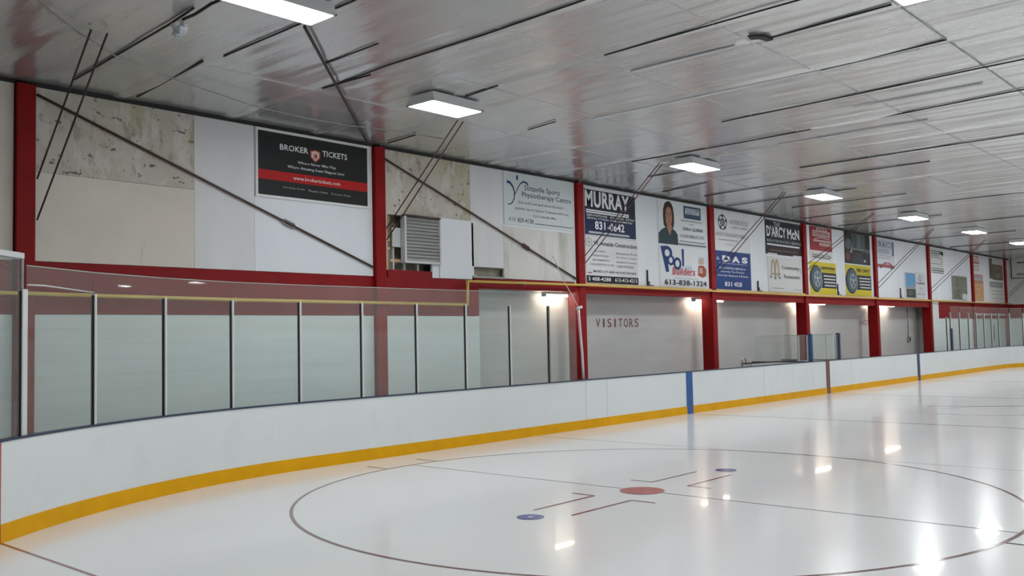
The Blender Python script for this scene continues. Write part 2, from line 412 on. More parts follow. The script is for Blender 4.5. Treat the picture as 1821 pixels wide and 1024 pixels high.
for pts, wd in (([(3.08, 13.8), (2.84, 11.4)], .05), ([(1.98, 13.5), (1.77, 10.34), (1.69, 9.6)], .04), ([(4.88, 11.0), (4.79, 9.8), (4.80, 7.9), (4.73, 6.2), (4.7, 5)], .026),
                ([(6.64, 7.3), (6.58, 5.6), (6.53, 4)], .022), ([(11.57, 8.2), (11.54, 7.9), (11.42, 5.6), (11.28, 3.7), (11.2, 2)], .026), ([(17.33, 9.3), (17.2, 5.8), (17.1, 4)], .05),
                ([(8.25, 13.8), (8.14, 12.85)], .05), ([(6.81, 10.2), (6.72, 9.4)], .05), ([(2.92, 11), (2.88, 9.2), (2.85, 8)], .028), ([(4.87, 11.4), (4.92, 10.3)], .03), ([(4.10, 10.3), (4.06, 9.1)], .016),
                ([(7.62, 5.3), (7.5, 3.65)], .045), ([(9.6, 5.5), (9.44, 3.6)], .022), ([(13.56, 6.7), (13.2, 3.7), (13.1, 2)], .035), ([(13.6, 11.6), (13.54, 8.95), (13.44, 7.3)], .04),
                ([(17.99, 13.6), (17.49, 11.9)], .05), ([(19.6, 13.2), (19.0, 9.2), (18.9, 6.8)], .05), ([(22.0, 13.8), (21.7, 10.9), (21.6, 9.6)], .06), ([(34.0, 13.9), (33.2, 11.4), (32.9, 8)], .09),
                ([(27.0, 13.6), (26.4, 9), (26.3, 6.5)], .08), ([(9.41, 11.1), (9.26, 10.3)], .02), ([(15.6, 12.5), (15.5, 10.5)], .03), ([(24.0, 12.6), (23.8, 9.0)], .05), ([(30.3, 13.7), (30.0, 9.9)], .07),
                ([(38.5, 13.8), (38.2, 9.5)], .09), ([(44, 13.8), (43.6, 9.8)], .1), ([(48.6, 13.8), (48.3, 9.8)], .1)):
    seam_or_highlight(pts, wd * .45)
for x, ya, yb, wd in ((9.62, 9.7, 4.0, .06), (7.6, 7.5, 5.8, .045), (14.35, 8.4, 5.4, .05), (12.3, 6.0, 3.9, .05)):
    seam_or_highlight([(x, ya), (x, yb)], wd, HOUSING)  # white strips paint in the light caught by ceiling folds
for y, xa, xb in ((3.61, 4.5, 20), (5.55, 4.5, 24), (7.58, 4.0, 24), (9.62, 6.0, 24), (11.6, 3, 20)):
    b = MB(); b.box(xa, xb, y - .004, y + .004, CZ - .024, CZ - .012, GREYM if y < 4 else FOIL); b.build('batten', ceil)
b = MB(); b.prism([(7.28, 5.44), (7.42, 5.28), (7.66, 5.26), (7.66, 5.36), (7.5, 5.38), (7.44, 5.48)], CZ - .05, CZ - .03, DARK); b.build('torn_hole', ceil)

# ------------------------------------------------------------------ red columns
ORD = ['first red steel column, at the left edge beside the peeling panels', 'red steel column just right of the black ticket sign',
       'red steel column between the white clinic sign and the dark sign', 'red column right of the portrait and swimming pool signs',
       'red column between the white arches sign and yellow tyre sign', 'red column right of the second yellow tyre sign',
       'red column right of the small blue photo sign', 'faded red column right of the greenish wall opening', 'faded red column nearest the far end wall']
column_objs = []
for i, xr in enumerate(COLX):
    t = thing('steel_column', ORD[i], 'column', 'red steel wall columns')
    t.location = (xr - .135, YC + .2, 0)
    a = MB(); a.box(-.135, .135, -.2, -.175, 0, CZ - .07, RED, 0.012); a.build('front_flange', t)
    a = MB(); a.box(-.125, .125, -.175, .17, 0, CZ - .07, RED, 0.01); a.build('web', t)
    a = MB(); a.box(-.135, .135, .17, .195, 0, CZ - .07, RED, 0.012); a.build('back_flange', t)
    a = MB(); a.box(-.135, .135, -.30, .195, -.02, .02, RED, 0.01); bp = a.build('base_plate', t)
    for bx in (-.08, .08): a = MB(); a.tube([(bx, -.25, .02), (bx, -.25, .06)], .018, STEEL, 6); a.build('bolt', bp)

# ------------------------------------------------------------------ dasher boards
def near_arc(a0, a1, n, off): return [(XCN + (RB + off) * math.cos(math.radians(a0 + (a1 - a0) * k / n)), YCN + (RB + off) * math.sin(math.radians(a0 + (a1 - a0) * k / n))) for k in range(n + 1)]
def far_arc(a0, a1, n, off): return [(XCF + (RB + off) * math.cos(math.radians(a0 + (a1 - a0) * k / n)), YCN + (RB + off) * math.sin(math.radians(a0 + (a1 - a0) * k / n))) for k in range(n + 1)]
def ribbon(fn, o0, o1, z0, z1, m, smooth=True):
    """solid strip between two offsets of the board path"""
    p, q = fn(o0), fn(o1); n = len(p); b = MB()
    vs = [(x, y, z0) for x, y in p] + [(x, y, z1) for x, y in p] + [(x, y, z1) for x, y in q] + [(x, y, z0) for x, y in q]
    fs = []
    for k in range(n - 1):
        for r in range(4):
            a = r * n + k; c = ((r + 1) % 4) * n + k; fs.append((a, c, c + 1, a + 1))
    fs += [(0, 3 * n, 2 * n, n), (n - 1, 2 * n - 1, 3 * n - 1, 4 * n - 1)]
    b.add(vs, [tuple(reversed(f)) for f in fs], m, False)
    return b
def board(label, fn, extra=()):
    t = thing('dasher_board', label, 'rink board', 'rink boards')
    ribbon(fn, 0, .09, 0.0, HB - .022, BOARD).build('facing', t)
    ribbon(fn, -.012, 0, 0.0, .2, KICK).build('kick_plate', t)
    ribbon(fn, -.012, .10, HB - .022, HB, CAP).build('cap_rail', t)
    for nm, f2, m in extra: ribbon(f2, -.014, -.012 + .011, 0.0 if nm != 'seam_cover' else .2, HB - .022, m).build(nm, t)
    return t
STR = lambda x0, x1: (lambda off: [(x0, WB + off), (x1, WB + off)])
aa = lambda x: math.degrees(math.acos((x - XCN) / RB))
G0 = aa(0.0)
board('white end board with yellow kick strip left of the red goal stripe', lambda off: [(XE - off, -6.0)] + near_arc(180, G0 + .2, 30, off),
      [('goal_stripe', lambda off: near_arc(G0 + .55, G0 + .2, 2, off), mat('stripe_red', (.42, .06, .05), .35))])
board('long curved white corner board with yellow kick strip, below the near glass', lambda off: near_arc(G0 + .15, 90, 48, off) + [(12.905, WB + off)])
board('narrow white gate board between two close seams below the white pole', STR(12.915, 13.715))
board('white board panel with the near bright blue stripe', STR(13.725, 21.575), [('blue_stripe', STR(17.21, 17.51), BLUE)])
board('white board panel between the blue stripe and the maroon stripe panel', STR(21.585, 24.99))
board('white board panel with the maroon centre stripe', STR(25.0, 28.12), [('centre_stripe', STR(26.0, 26.27), MAROON)])
board('white board panel with the distant navy stripe', STR(28.13, 39.3), [('blue_stripe', STR(34.86, 35.14), NAVY)])
board('far curved white board past the last stripe, below the distant glass', lambda off: [(39.31, WB + off), (XCF, WB + off)] + far_arc(90, 0, 36, off) + [(XCF + RB + off, -6.0)])

# ------------------------------------------------------------------ glass above the boards
def glass_pane(p, q, z0, z1, label, group, m=GLASS, name='rink_glass', g0=.055, wide=False):
    p, q = Vector((p[0], p[1])), Vector((q[0], q[1])); d = (q - p).normalized(); n = Vector((-d.y, d.x)) * .006
    p0, q0 = p + d * .004, q - d * .004
    p = p + d * g0; q = q - d * .025
    t = MB(); zp = 2.77
    if wide:                                     # the pane widens over the tops of its stanchions
        if g0 > .06: p0 = p
        out = [(p, z0), (q, z0), (q, zp), (q0, zp), (q0, z1 - .012), (p0, z1 - .012), (p0, zp), (p, zp)] if g0 <= .06 else [(p, z0), (q, z0), (q, zp), (q0, zp), (q0, z1 - .012), (p, z1 - .012)]
        k = len(out); t.add([(*(a - n), z) for a, z in out] + [(*(a + n), z) for a, z in out], [tuple(range(k)), tuple(range(2 * k - 1, k - 1, -1))] + [(i, i + k, (i + 1) % k + k, (i + 1) % k) for i in range(k)], m)
        p, q = p0, q0
    else: t.prism([tuple(p - n), tuple(q - n), tuple(q + n), tuple(p + n)], z0, z1 - .012, m)
    o = t.build(name); tag(o, label, 'glass pane', group)
    e = MB(); e.prism([tuple(p - n), tuple(q - n), tuple(q + n), tuple(p + n)], z1 - .012, z1, GEDGE); e.build('top_edge', o)
    return o
def glass_post(p, z0, z1, label, group, d, m=ALU, wid=.042, gasket=True):
    t = thing('stanchion', label, 'post', group); t.location = (p[0], p[1], 0); t.rotation_euler = (0, 0, math.atan2(d[1], d[0]))
    a = MB(); a.box(-.004, wid - .006, -.035, .035, z0, z1, m, .008); a.build('channel', t)
    if gasket: a = MB(); a.box(-.015, -.004, -.02, .02, z0, z1 - .02, DARK); a.build('gasket', t)
    return t
PN = [(0.29, 10.91), (1.42, 11.61), (2.64, 12.13), (3.91, 12.47), (5.25, 12.61), (6.55, 12.61), (7.84, 12.61), (9.14, 12.61), (10.44, 12.61), (11.70, 12.61), (12.87, 12.61)]
GP = 'near corner glass posts'; GG = 'near corner glass panes'
post_l = ['thick white glass post at the left edge, end of the taller corner glass', 'white glass post, first right of the thick corner post', 'white glass post, second right of the thick corner post',
          'white glass post, third right of the thick corner post', 'white glass post under the middle of the black ticket sign', 'white glass post just left of the red column base',
          'white glass post, first right of the red column base', 'white glass post below the upward bend of the yellow pipe', 'white glass post in front of the left part of lit bench recess', 'dark glass post under the bench recess tube light']
for i, p in enumerate(PN[:-1]):
    a, c = PN[max(i - 1, 0)], PN[min(i + 1, 10)]
    glass_post(p, HB, 2.75 if i != 8 else 2.75, post_l[i], GP, (c[0] - a[0], c[1] - a[1]), ALU if i != 9 else GREYM, .09 if i == 0 else .042)
pane_l = ['clear rink glass pane right of the thick corner post, before the first red column', 'clear rink glass pane, second right of the thick corner post', 'clear rink glass pane, third right of the thick corner post',
          'clear rink glass pane below the left half of the black ticket sign', 'clear rink glass pane below the right half of the black ticket sign', 'clear rink glass pane in front of the red column beside black ticket sign',
          'clear rink glass pane below the grey wall louver', 'clear rink glass pane across the left end of the lit bench recess', 'clear rink glass pane across the middle of the lit bench recess', 'clear rink glass pane beside the white end pole under the tube light']
for i in range(10): glass_pane(PN[i], PN[i + 1] if i < 9 else (PN[10][0] - .16, PN[10][1]), HB, 3.03, pane_l[i], GG, g0=.095 if i == 0 else .055, wide=i < 9)
PA = (XCN + (RB + .06) * math.cos(math.radians(136)), YCN + (RB + .06) * math.sin(math.radians(136)))
PA2 = (XCN + (RB + .06) * math.cos(math.radians(147)), YCN + (RB + .06) * math.sin(math.radians(147)))
glass_pane(PA, PN[0], HB, 3.09, 'taller corner glass pane at the left edge, left of the thick post', GG)
glass_pane(PA2, PA, HB, 3.09, 'taller corner glass pane behind the goal end, beyond the left edge', GG)
d0 = Vector((PN[0][0] - PA[0], PN[0][1] - PA[1])).normalized()
t = thing('glass_frame', 'white top frame of the taller corner glass at the left edge', 'glass frame'); t.location = (PN[0][0], PN[0][1], 0); t.rotation_euler = (0, 0, math.atan2(d0.y, d0.x))
a = MB(); a.box(-1.55, .04, -.025, .025, 3.093, 3.16, ALU, .008); a.build('top_rail', t)
a = MB(); a.box(-.015, .03, -.025, .025, 2.752, 3.092, GREYM, .006); a.build('upright', t)
a = MB(); a.tube([(PN[0][0] + .07, PN[0][1] + .0, 2.80), (PN[0][0] + .30, PN[0][1] + .13, 2.805), (PN[1][0] - .02, PN[1][1] - .07, 2.765)], .009, ALU)
tag(a.build('white_cord'), 'thin white cord running from the thick corner post to the next post', 'cord')
# bent white pole at the end of the near glass, with its cord
t = thing('end_pole', 'slightly bent white pole ending the near glass, beside a red column', 'pole')
a = MB(); a.tube([(12.93, 12.62, HB), (12.90, 12.62, 1.7), (12.84, 12.62, 2.3), (12.80, 12.62, 2.72)], .03, ALU, 10); a.build('tube', t)
a = MB(); a.tube([(12.72, 12.60, 2.70), (12.90, 12.60, 2.74)], .035, ALU, 8); a.build('clamp', t)
a = MB(); a.tube([(12.80, 12.62, 2.74), (12.76, 12.75, 3.0), (12.75, 12.95, 3.3), (13.6, 13.98, 4.05)], .009, ALU); a.build('cord', t)

PF = [(39.0, 12.61), (39.52, 12.61), (40.82, 12.61), (42.18, 12.61), (43.37, 12.61), (44.67, 12.61), (45.93, 12.61), (47.19, 12.60), (48.52, 12.43), (49.8, 12.1), (51.1, 11.5)]
fl = ['distant white post left of the short navy post', 'distant white post holding the short navy post', 'distant glass post, second right of the navy post', 'distant glass post just left of the faded column',
      'distant glass post just right of the faded column', 'distant glass post at the left third of the green door', 'distant glass post in the middle of the green door', 'distant glass post at the right third of the green door',
      'distant glass post at the right edge of the green door', 'distant glass post right of the green door, last in view', 'distant glass post out past the last in view']
for i, p in enumerate(PF[:-1]):
    a, c = PF[max(i - 1, 0)], PF[i + 1]
    glass_post(p, HB, 2.76 if i else 2.55, fl[i], 'distant glass posts', (c[0] - a[0], c[1] - a[1]), ALU, .06)
fp = ['narrow distant glass pane left of the short navy post', 'distant glass pane just right of the short navy post', 'distant glass pane, second right of the navy post', 'distant glass pane in front of the faded red column',
      'distant glass pane over the left end of the green door', 'distant glass pane over the green door, second from its left end', 'distant glass pane over the green door, third from its left end', 'distant glass pane over the right end of the green door',
      'distant glass pane right of the green door', 'distant glass pane at the right edge, last in view']
for i in range(10): glass_pane(PF[i], PF[i + 1], HB, 3.03 if i else 2.5, fp[i], 'distant glass panes', g0=.07)
a = MB(); a.box(39.46, 39.62, 12.54, 12.572, HB, 2.05, NAVY, .01); a.box(39.47, 39.61, 12.545, 12.57, 2.05, 2.07, NAVY)
tag(a.build('navy_post'), 'short navy post on the boards at the start of the distant glass', 'post')

# ------------------------------------------------------------------ scorekeeper's box between the benches
for xp, lb, gl in ((25.06, 'white low divider with dark cap at the near side of scorekeeper box', 'glass pane over the near low divider of the scorekeeper box'),
                   (27.26, 'white low divider with dark cap at the far side of scorekeeper box', 'glass pane over the far low divider of the scorekeeper box')):
    t = thing('bench_divider', lb, 'divider', 'bench dividers'); t.location = (xp, 0, 0)
    a = MB(); a.box(-.05, .05, WB + .10, 14.70, 0, HB - .03, BOARD); a.build('panel', t)
    a = MB(); a.box(-.06, .06, WB + .10, 14.70, HB - .03, HB, CAP, .008); a.build('cap', t)
    gp = glass_pane((xp, WB + .22), (xp, 14.6), HB, 1.95, gl, 'scorekeeper box glass', GLASS2)
    for yy, sx in ((WB + .2, 'first'), (13.05, 'second')):
        a = MB(); a.box(xp + .01, xp + .05, yy - .02, yy + .025, HB, 1.94, ALU, .006)
        tag(a.build('divider_post'), ('white post on the %s low divider, %s' % ('near' if xp < 26 else 'far', 'beside the blue box post' if sx == 'first' else 'set back from the boards')), 'post', 'divider glass posts')
glass_pane((25.12, 12.61), (27.22, 12.61), HB, 1.93, 'glass pane along the front of the scorekeeper box, above the maroon stripe', 'scorekeeper box glass', GLASS2)
for xp, lb, m in ((25.05, 'blue square post at the near corner of the scorekeeper box', mat('post_blue', (.02, .07, .2), .4)), (27.28, 'dark navy post at the far corner of the scorekeeper box', NAVY)):
    t = thing('box_post', lb, 'post', 'scorekeeper box posts')
    a = MB(); a.box(xp - .06, xp + .06, 12.57, 12.69, HB, 1.97, m, .012); a.build('shaft', t)
    a = MB(); a.box(xp - .065, xp + .065, 12.565, 12.695, 1.97, 1.99, m, .01); a.build('cap', t)
t = thing('gate_rail', 'dark steel rail with hooked latch just behind the boards, by the low divider', 'rail')
a = MB(); a.tube([(21.35, 13.1, 1.16), (24.98, 13.1, 1.13)], .022, STEEL); a.build('rail', t)
a = MB(); a.tube([(21.3, 13.1, 1.0), (21.3, 13.1, 1.25), (21.38, 13.1, 1.31), (21.5, 13.1, 1.30), (21.55, 13.1, 1.2), (21.55, 13.1, 1.12)], .022, GREYM); a.build('latch', t)
a = MB(); a.box(21.26, 21.34, 13.06, 13.14, 0, 1.02, STEEL, .01); a.build('stand', t)

# ------------------------------------------------------------------ ceiling light fixtures
def fixture(x, y, lx, ly, label):
    t = thing('ceiling_light', label, 'ceiling light', 'ceiling light fixtures'); t.location = (x, y, 0)
    zb = 5.85; a = MB()
    x0, x1, y0, y1 = -lx / 2, lx / 2, -ly / 2, ly / 2; k = .03
    vs = [(x0, y0, zb), (x1, y0, zb), (x1, y1, zb), (x0, y1, zb), (x0 + k, y0 + k, CZ - .03), (x1 - k, y0 + k, CZ - .03), (x1 - k, y1 - k, CZ - .03), (x0 + k, y1 - k, CZ - .03)]
    a.add(vs, [(0, 1, 5, 4), (1, 2, 6, 5), (2, 3, 7, 6), (3, 0, 4, 7), (4, 5, 6, 7)], HOUSING)
    for (p, q, r, s) in ((x0, x1, y0, y0 + .025), (x0, x1, y1 - .025, y1), (x0, x0 + .025, y0, y1), (x1 - .025, x1, y0, y1)): a.box(p, q, r, s, zb - .008, zb + .01, HOUSING)
    a.build('housing', t)
    a = MB(); a.box(x0 + .025, x1 - .025, y0 + .025, y1 - .025, zb - .004, zb, DIFF); a.build('diffuser', t)
fixture(2.12, 8.53, 1.25, .5, 'large bright ceiling light at the top edge, nearest the viewer')
fixture(6.72, 10.57, 1.15, .62, 'ceiling light above the grey wall louver, beside the second red column')
fixture(14.62, 10.57, 1.3, .62, 'ceiling light above the portrait sign, third from the left')
fixture(21.5, 10.5, 1.3, .62, 'ceiling light above the black pub sign and white arches sign')
fixture(28.9, 10.5, 1.4, .62, 'small ceiling light above the blue photo sign')
fixture(35.8, 10.45, 1.4, .62, 'small ceiling light above the greenish wall opening')
fixture(42.9, 10.45, 1.4, .62, 'tiny ceiling light at the right edge, last of the row')
fixture(6.60, 3.13, 1.2, .6, 'ceiling light cut by the top edge at the upper right')

def tube_light(x0, x1, y, z, label):
    t = thing('tube_light', label, 'tube light', 'fluorescent tube lights in the bench recess')
    a = MB(); a.box(x0, x1, y - .08, y + .08, z + .045, z + .11, HOUSING, .01); a.build('channel', t)
    for dy in (-.045, .045):
        a = MB(); a.tube([(x0 + .03, y + dy, z + .015), (x1 - .03, y + dy, z + .015)], .02, TUBEM, 10); a.build('tube', t)
    a = MB(); a.box(x0, x0 + .03, y - .07, y + .07, z - .01, z + .045, HOUSING); a.box(x1 - .03, x1, y - .07, y + .07, z - .01, z + .045, HOUSING); a.build('lamp_holder', t)
tube_light(13.85, 15.0, 14.5, 3.09, 'lit fluorescent tube in the recess left of the third red column')
tube_light(21.0, 22.75, 14.5, 3.07, 'lit fluorescent tube behind the column right of the pool sign')
tube_light(28.3, 30.6, 14.5, 3.07, 'lit fluorescent tube below the first yellow tyre sign')
tube_light(35.6, 38.0, 14.5, 3.07, 'lit fluorescent tube below the white sign with red car')

# ------------------------------------------------------------------ rods, braces, pipes, cables
def rod(name, label, cat, pts, r, m, group=None):
    a = MB(); a.tube(pts, r, m, 8); o = a.build(name); return tag(o, label, cat, group)
RODS = [(1.665, 1.16, 11.10, 4.57, 'first red column at the left edge', 1.36, 3.96), (8.385, 7.81, 11.38, 4.34, 'column beside the black ticket sign', 7.95, 4.10),
        (14.965, 14.12, 11.2, 4.12, 'column left of the dark name sign', 14.24, 3.93), (21.575, 20.45, 11.2, 4.05, 'column right of the pool sign', 20.6, 3.85),
        (28.195, 27.35, 11.3, 4.5, 'column left of the first tyre sign', 27.5, 4.3), (35.005, 34.1, 11.5, 4.0, 'column right of the second tyre sign', 34.3, 3.8),
        (41.725, 40.9, 11.4, 3.95, 'column right of the blue photo sign', 41.1, 3.75), (55.075, 54.3, 11.6, 3.9, 'column nearest the far wall', 54.5, 3.7)]
for xl, xt, yt, zl, wh, xt2, zl2 in RODS:
    r = .014 if xl < 2 else .0125
    m = STEEL if xl < 2 else RODRED
    rod('tie_rod', 'upper slanted tie rod from ceiling to the ' + wh, 'rod', [(xl, YC + .02, zl), (xt, yt, CZ - .05)], r, m, 'tie rods from columns to ceiling')
    rod('tie_rod', 'lower slanted tie rod from ceiling to the ' + wh, 'rod', [(xl + .002, YC + .02, zl2), (xt2, yt, CZ - .05)], r, m, 'tie rods from columns to ceiling')
for p, q, lb in (((1.67, YP - .04, 5.835), (8.06, YP - .04, 3.535), 'long diagonal wall brace below the black ticket sign'), ((8.39, YP - .04, 5.75), (14.64, YP - .04, 3.515), 'long diagonal wall brace below the white clinic sign')):
    t = thing('wall_brace', lb, 'brace', 'diagonal wall braces')
    a = MB(); a.tube([p, q], .022, RODRED); a.build('rod', t)
    P, Q = Vector(p), Vector(q); c = P + (Q - P) * .69; d = (Q - P).normalized()
    a = MB(); u = Vector((0, 0, 1)) - d * d.z; u.normalize()
    for s in (1, -1): a.tube([c - d * .16, c - d * .1 + u * s * .04, c + d * .1 + u * s * .04, c + d * .16], .016, GREYM if p[0] < 5 else RODRED)
    a.build('turnbuckle', t)
rod('ceiling_brace', 'dark diagonal rod under the ceiling from the big light to the second column', 'brace', [(2.9, 9.12, 5.955), (7.9, 13.97, 5.955)], .022, STEEL)
# pipe
t = thing('gas_pipe', 'yellow pipe along the red band, stepping up to the orange ledge pipe', 'pipe')
a = MB(); a.tube([(-3, 13.94, 2.90), (1.2, 13.94, 2.87), (5, 13.94, 2.83), (10.56, 13.94, 2.815)], .032, YPIPE, 10); a.build('low_run', t)
a = MB(); a.tube([(10.58, 13.94, 2.79), (10.60, 13.94, 3.34)], .034, YPIPE, 10); a.build('riser', t)
a = MB(); a.tube([(10.57, 13.94, 3.325), (14.8, 13.94, 3.36), (28, 13.94, 3.35), (42, 13.94, 3.365), (55.7, 13.94, 3.39)], .030, YPIPE, 10); a.build('high_run', t)
for xx, zz in ((1.0, 2.87), (4.9, 2.83), (12.5, 3.34)):
    a = MB(); a.box(xx - .02, xx + .02, 13.93, YP - .002, zz - .045, zz + .045, GREYM); a.build('clip', t)
lg = MB()
for i in range(2, 8): lg.box(COLX[i] + .006, COLX[i + 1] - .276, YC + .01, YP - .002, 3.385, 3.425, OPIPE)  # orange strip colours in the highlight along pipe and ledge
structure(lg.build('trim_3'), 'ledge under the row of wall signs, its highlight painted orange')
# grey cable slung along the ceiling edge
rod('ceiling_cable', 'thin grey cable slung below the ceiling edge from the left corner', 'cable',
    [(-0.4, 9.7, 5.98), (.34, 10.57, 5.97), (1.0, 11.19, 5.96), (1.8, 11.82, 5.95), (2.95, 12.27, 5.93), (4.56, 12.74, 5.91), (5.51, 12.8, 5.90), (6.44, 12.74, 5.90), (7.47, 12.6, 5.93), (8.63, 12.6, 5.96)], .011, GREYM)
rod('light_cable', 'dark cable from the plastic wrapped junction to the big light', 'cable', [(1.73, 9.92, 5.96), (1.70, 9.6, 5.93), (1.68, 9.2, 5.95), (1.7, 8.82, 5.95)], .018, DARK)
# crumpled clear plastic around a junction
rng = np.random.RandomState(5); a = MB(); vs = []; n1, n2 = 9, 12
for i in range(n1):
    for j in range(n2):
        th = math.pi * i / (n1 - 1); ph = 2 * math.pi * j / n2; r = .11 * (0.75 + .55 * rng.rand())
        vs.append((1.76 + r * math.sin(th) * math.cos(ph) * .8, 10.06 + r * math.sin(th) * math.sin(ph), 5.88 + .9 * r * math.cos(th)))
fs = [(i * n2 + j, i * n2 + (j + 1) % n2, (i + 1) * n2 + (j + 1) % n2, (i + 1) * n2 + j) for i in range(n1 - 1) for j in range(n2)]
a.add(vs, fs, mat('crumpled_plastic', (.72, .76, .82), .15, metal=.3)); tag(a.build('plastic_bag'), 'crumpled shiny plastic wrapped around a cable near the big light', 'plastic bag')
# outlet on a drop cord in the last recess
t = thing('drop_outlet', 'small dark outlet box hanging on a cord in the farthest bench recess', 'outlet')
a = MB(); a.tube([(40.45, YB - .03, 3.35), (40.43, YB - .03, 2.4), (40.42, YB - .03, 1.7)], .016, GREYM); a.build('cord', t)
a = MB(); a.box(40.3, 40.54, YB - .1, YB, 1.5, 1.72, GREYM, .02); a.box(40.34, 40.46, YB - .11, YB - .1, 1.55, 1.66, BLACK); a.build('outlet_box', t)
# black wall brackets on the ledge
for x, h, lb in ((17.86, .42, 'portrait sign column of signs'), (24.42, .32, 'blue lettered sign'), (30.95, .40, 'first yellow tyre sign'), (37.74, .42, 'blue photo sign')):
    t = thing('wall_bracket', 'black L-shaped bracket standing on the ledge beside the ' + lb, 'bracket', 'black brackets on the ledge')
    a = MB(); a.box(x - .013, x + .013, YP - .05, YP - .002, 3.43, 3.45 + h, BLACK, .006); a.build('upright', t)
    a = MB(); a.box(x, x + .26, YP - .06, YP - .002, 3.43, 3.455, BLACK, .006)
    a.prism([(x + .0, YP - .04), (x + .1, YP - .04), (x + .0, YP - .01)], 3.46, 3.56, BLACK); a.build('foot', t)

# ------------------------------------------------------------------ wall opening, louver, slot, patch
t = thing('wall_opening', 'open wall cavity with bare wood studs beside the second column', 'opening')
a = MB(); a.box(8.40, 9.75, 14.42, 14.45, 3.45, 4.68, CAVITY); a.box(8.40, 9.75, YP + CLT + .003, 14.42, 3.45, 3.51, CAVITY); a.box(8.40, 9.75, YP + CLT + .003, 14.42, 4.64, 4.70, CAVITY); a.build('cavity', t)
for x0, x1, z0, z1, m in ((8.50, 8.62, 3.51, 4.64, WOOD), (8.68, 8.72, 3.51, 4.2, HOUSING), (8.98, 9.02, 3.51, 3.68, HOUSING), (9.36, 9.40, 3.51, 3.68, HOUSING)):
    a = MB(); a.box(x0, x1, 14.19, 14.25, z0, z1, m); a.build('stud', t)
a = MB(); a.box(8.47, 9.72, 14.2, 14.26, 3.68, 3.74, OPIPE); a.build('sill_board', t)
a = MB(); a.box(8.45, 8.6, 14.17, 14.21, 4.1, 4.16, YPIPE); a.box(8.45, 8.6, 14.17, 14.21, 3.93, 3.97, YPIPE); a.build('bracket', t)
a = MB(); a.box(8.62, 8.85, YP + .02, 14.16, 3.98, 4.38, HOUSING, .015); tag(a.build('duct_box'), 'pale box in the wall opening, left of the grey louver', 'box')
t = thing('wall_louver', 'grey slatted wall louver in a white frame beside the second column', 'louver')
a = MB()
for (p, q, r, s) in ((8.86, 9.90, 3.66, 3.71), (8.86, 8.91, 3.71, 4.64), (9.86, 9.90, 3.71, 4.64), (8.86, 9.90, 4.62, 4.66)): a.box(p, q, YP - .09, YP + .05, r, s, HOUSING if q < 9.5 or r < 4 else STEEL, .006)
a.build('frame', t)
a = MB()
for k in range(13):
    z = 3.72 + k * .07
    a.add([(8.91, YP - .07, z), (9.86, YP - .07, z), (9.86, YP - .02, z + .075), (8.91, YP - .02, z + .075), (8.91, YP - .065, z - .004), (9.86, YP - .065, z - .004)], [(0, 1, 2, 3), (4, 5, 1, 0)], SLATM)
a.box(8.9, 9.87, YP - .015, YP, 3.7, 4.63, SLATM); a.build('slats', t)
a = MB(); a.box(9.91, 10.893, YP - .02, YP - .001, 3.385, 4.68, WHITE)
tag(a.build('patch_panel'), 'clean white patch panel screwed on right of the grey louver', 'panel')
t = thing('vent_slot', 'low horizontal vent slot with metal sill above the yellow pipe bend', 'vent')
a = MB(); a.box(10.90, 12.0, 14.24, 14.26, 3.40, 3.70, CAVITY); a.box(10.92, 11.96, YP + .01, 14.24, 3.665, 3.68, GREYM); a.build('cavity', t)
a = MB(); a.box(10.91, 11.97, YP - .03, 14.2, 3.42, 3.47, GREYM, .006); a.build('sill', t)

# ------------------------------------------------------------------ lettering
_TX = {}
def text_mesh(s, res, bold=0.0):
    if (s, res, bold) in _TX: return _TX[(s, res, bold)]
    c = bpy.data.curves.new('t', 'FONT'); c.body = s; c.resolution_u = res; c.fill_mode = 'FRONT'; c.offset = bold; c.space_character = 1.0 + bold * 2.5
    o = bpy.data.objects.new('t', c); COL.objects.link(o); bpy.context.view_layer.update()
    me = o.evaluated_get(bpy.context.evaluated_depsgraph_get()).to_mesh()
    v = [(p.co.x, p.co.y) for p in me.vertices]; f = [tuple(p.vertices) for p in me.polygons]
    o.to_mesh_clear(); bpy.data.objects.remove(o); bpy.data.curves.remove(c)
    xs = [p[0] for p in v]; ys = [p[1] for p in v]
    x0, x1, y0, y1 = min(xs), max(xs), min(ys), max(ys)
    v = [((x - x0) / (x1 - x0), (y - y0) / (y1 - y0)) for x, y in v]
    _TX[(s, res, bold)] = (v, f); return v, f
def put_text(mb, s, x0, x1, z0, z1, y, m, res=2, shear=0.0, bold=0.0):
    v, f = text_mesh(s, res, bold)
    mb.add([(x0 + (x1 - x0) * a + shear * (z1 - z0) * b, y, z0 + (z1 - z0) * b) for a, b in v], f, m)

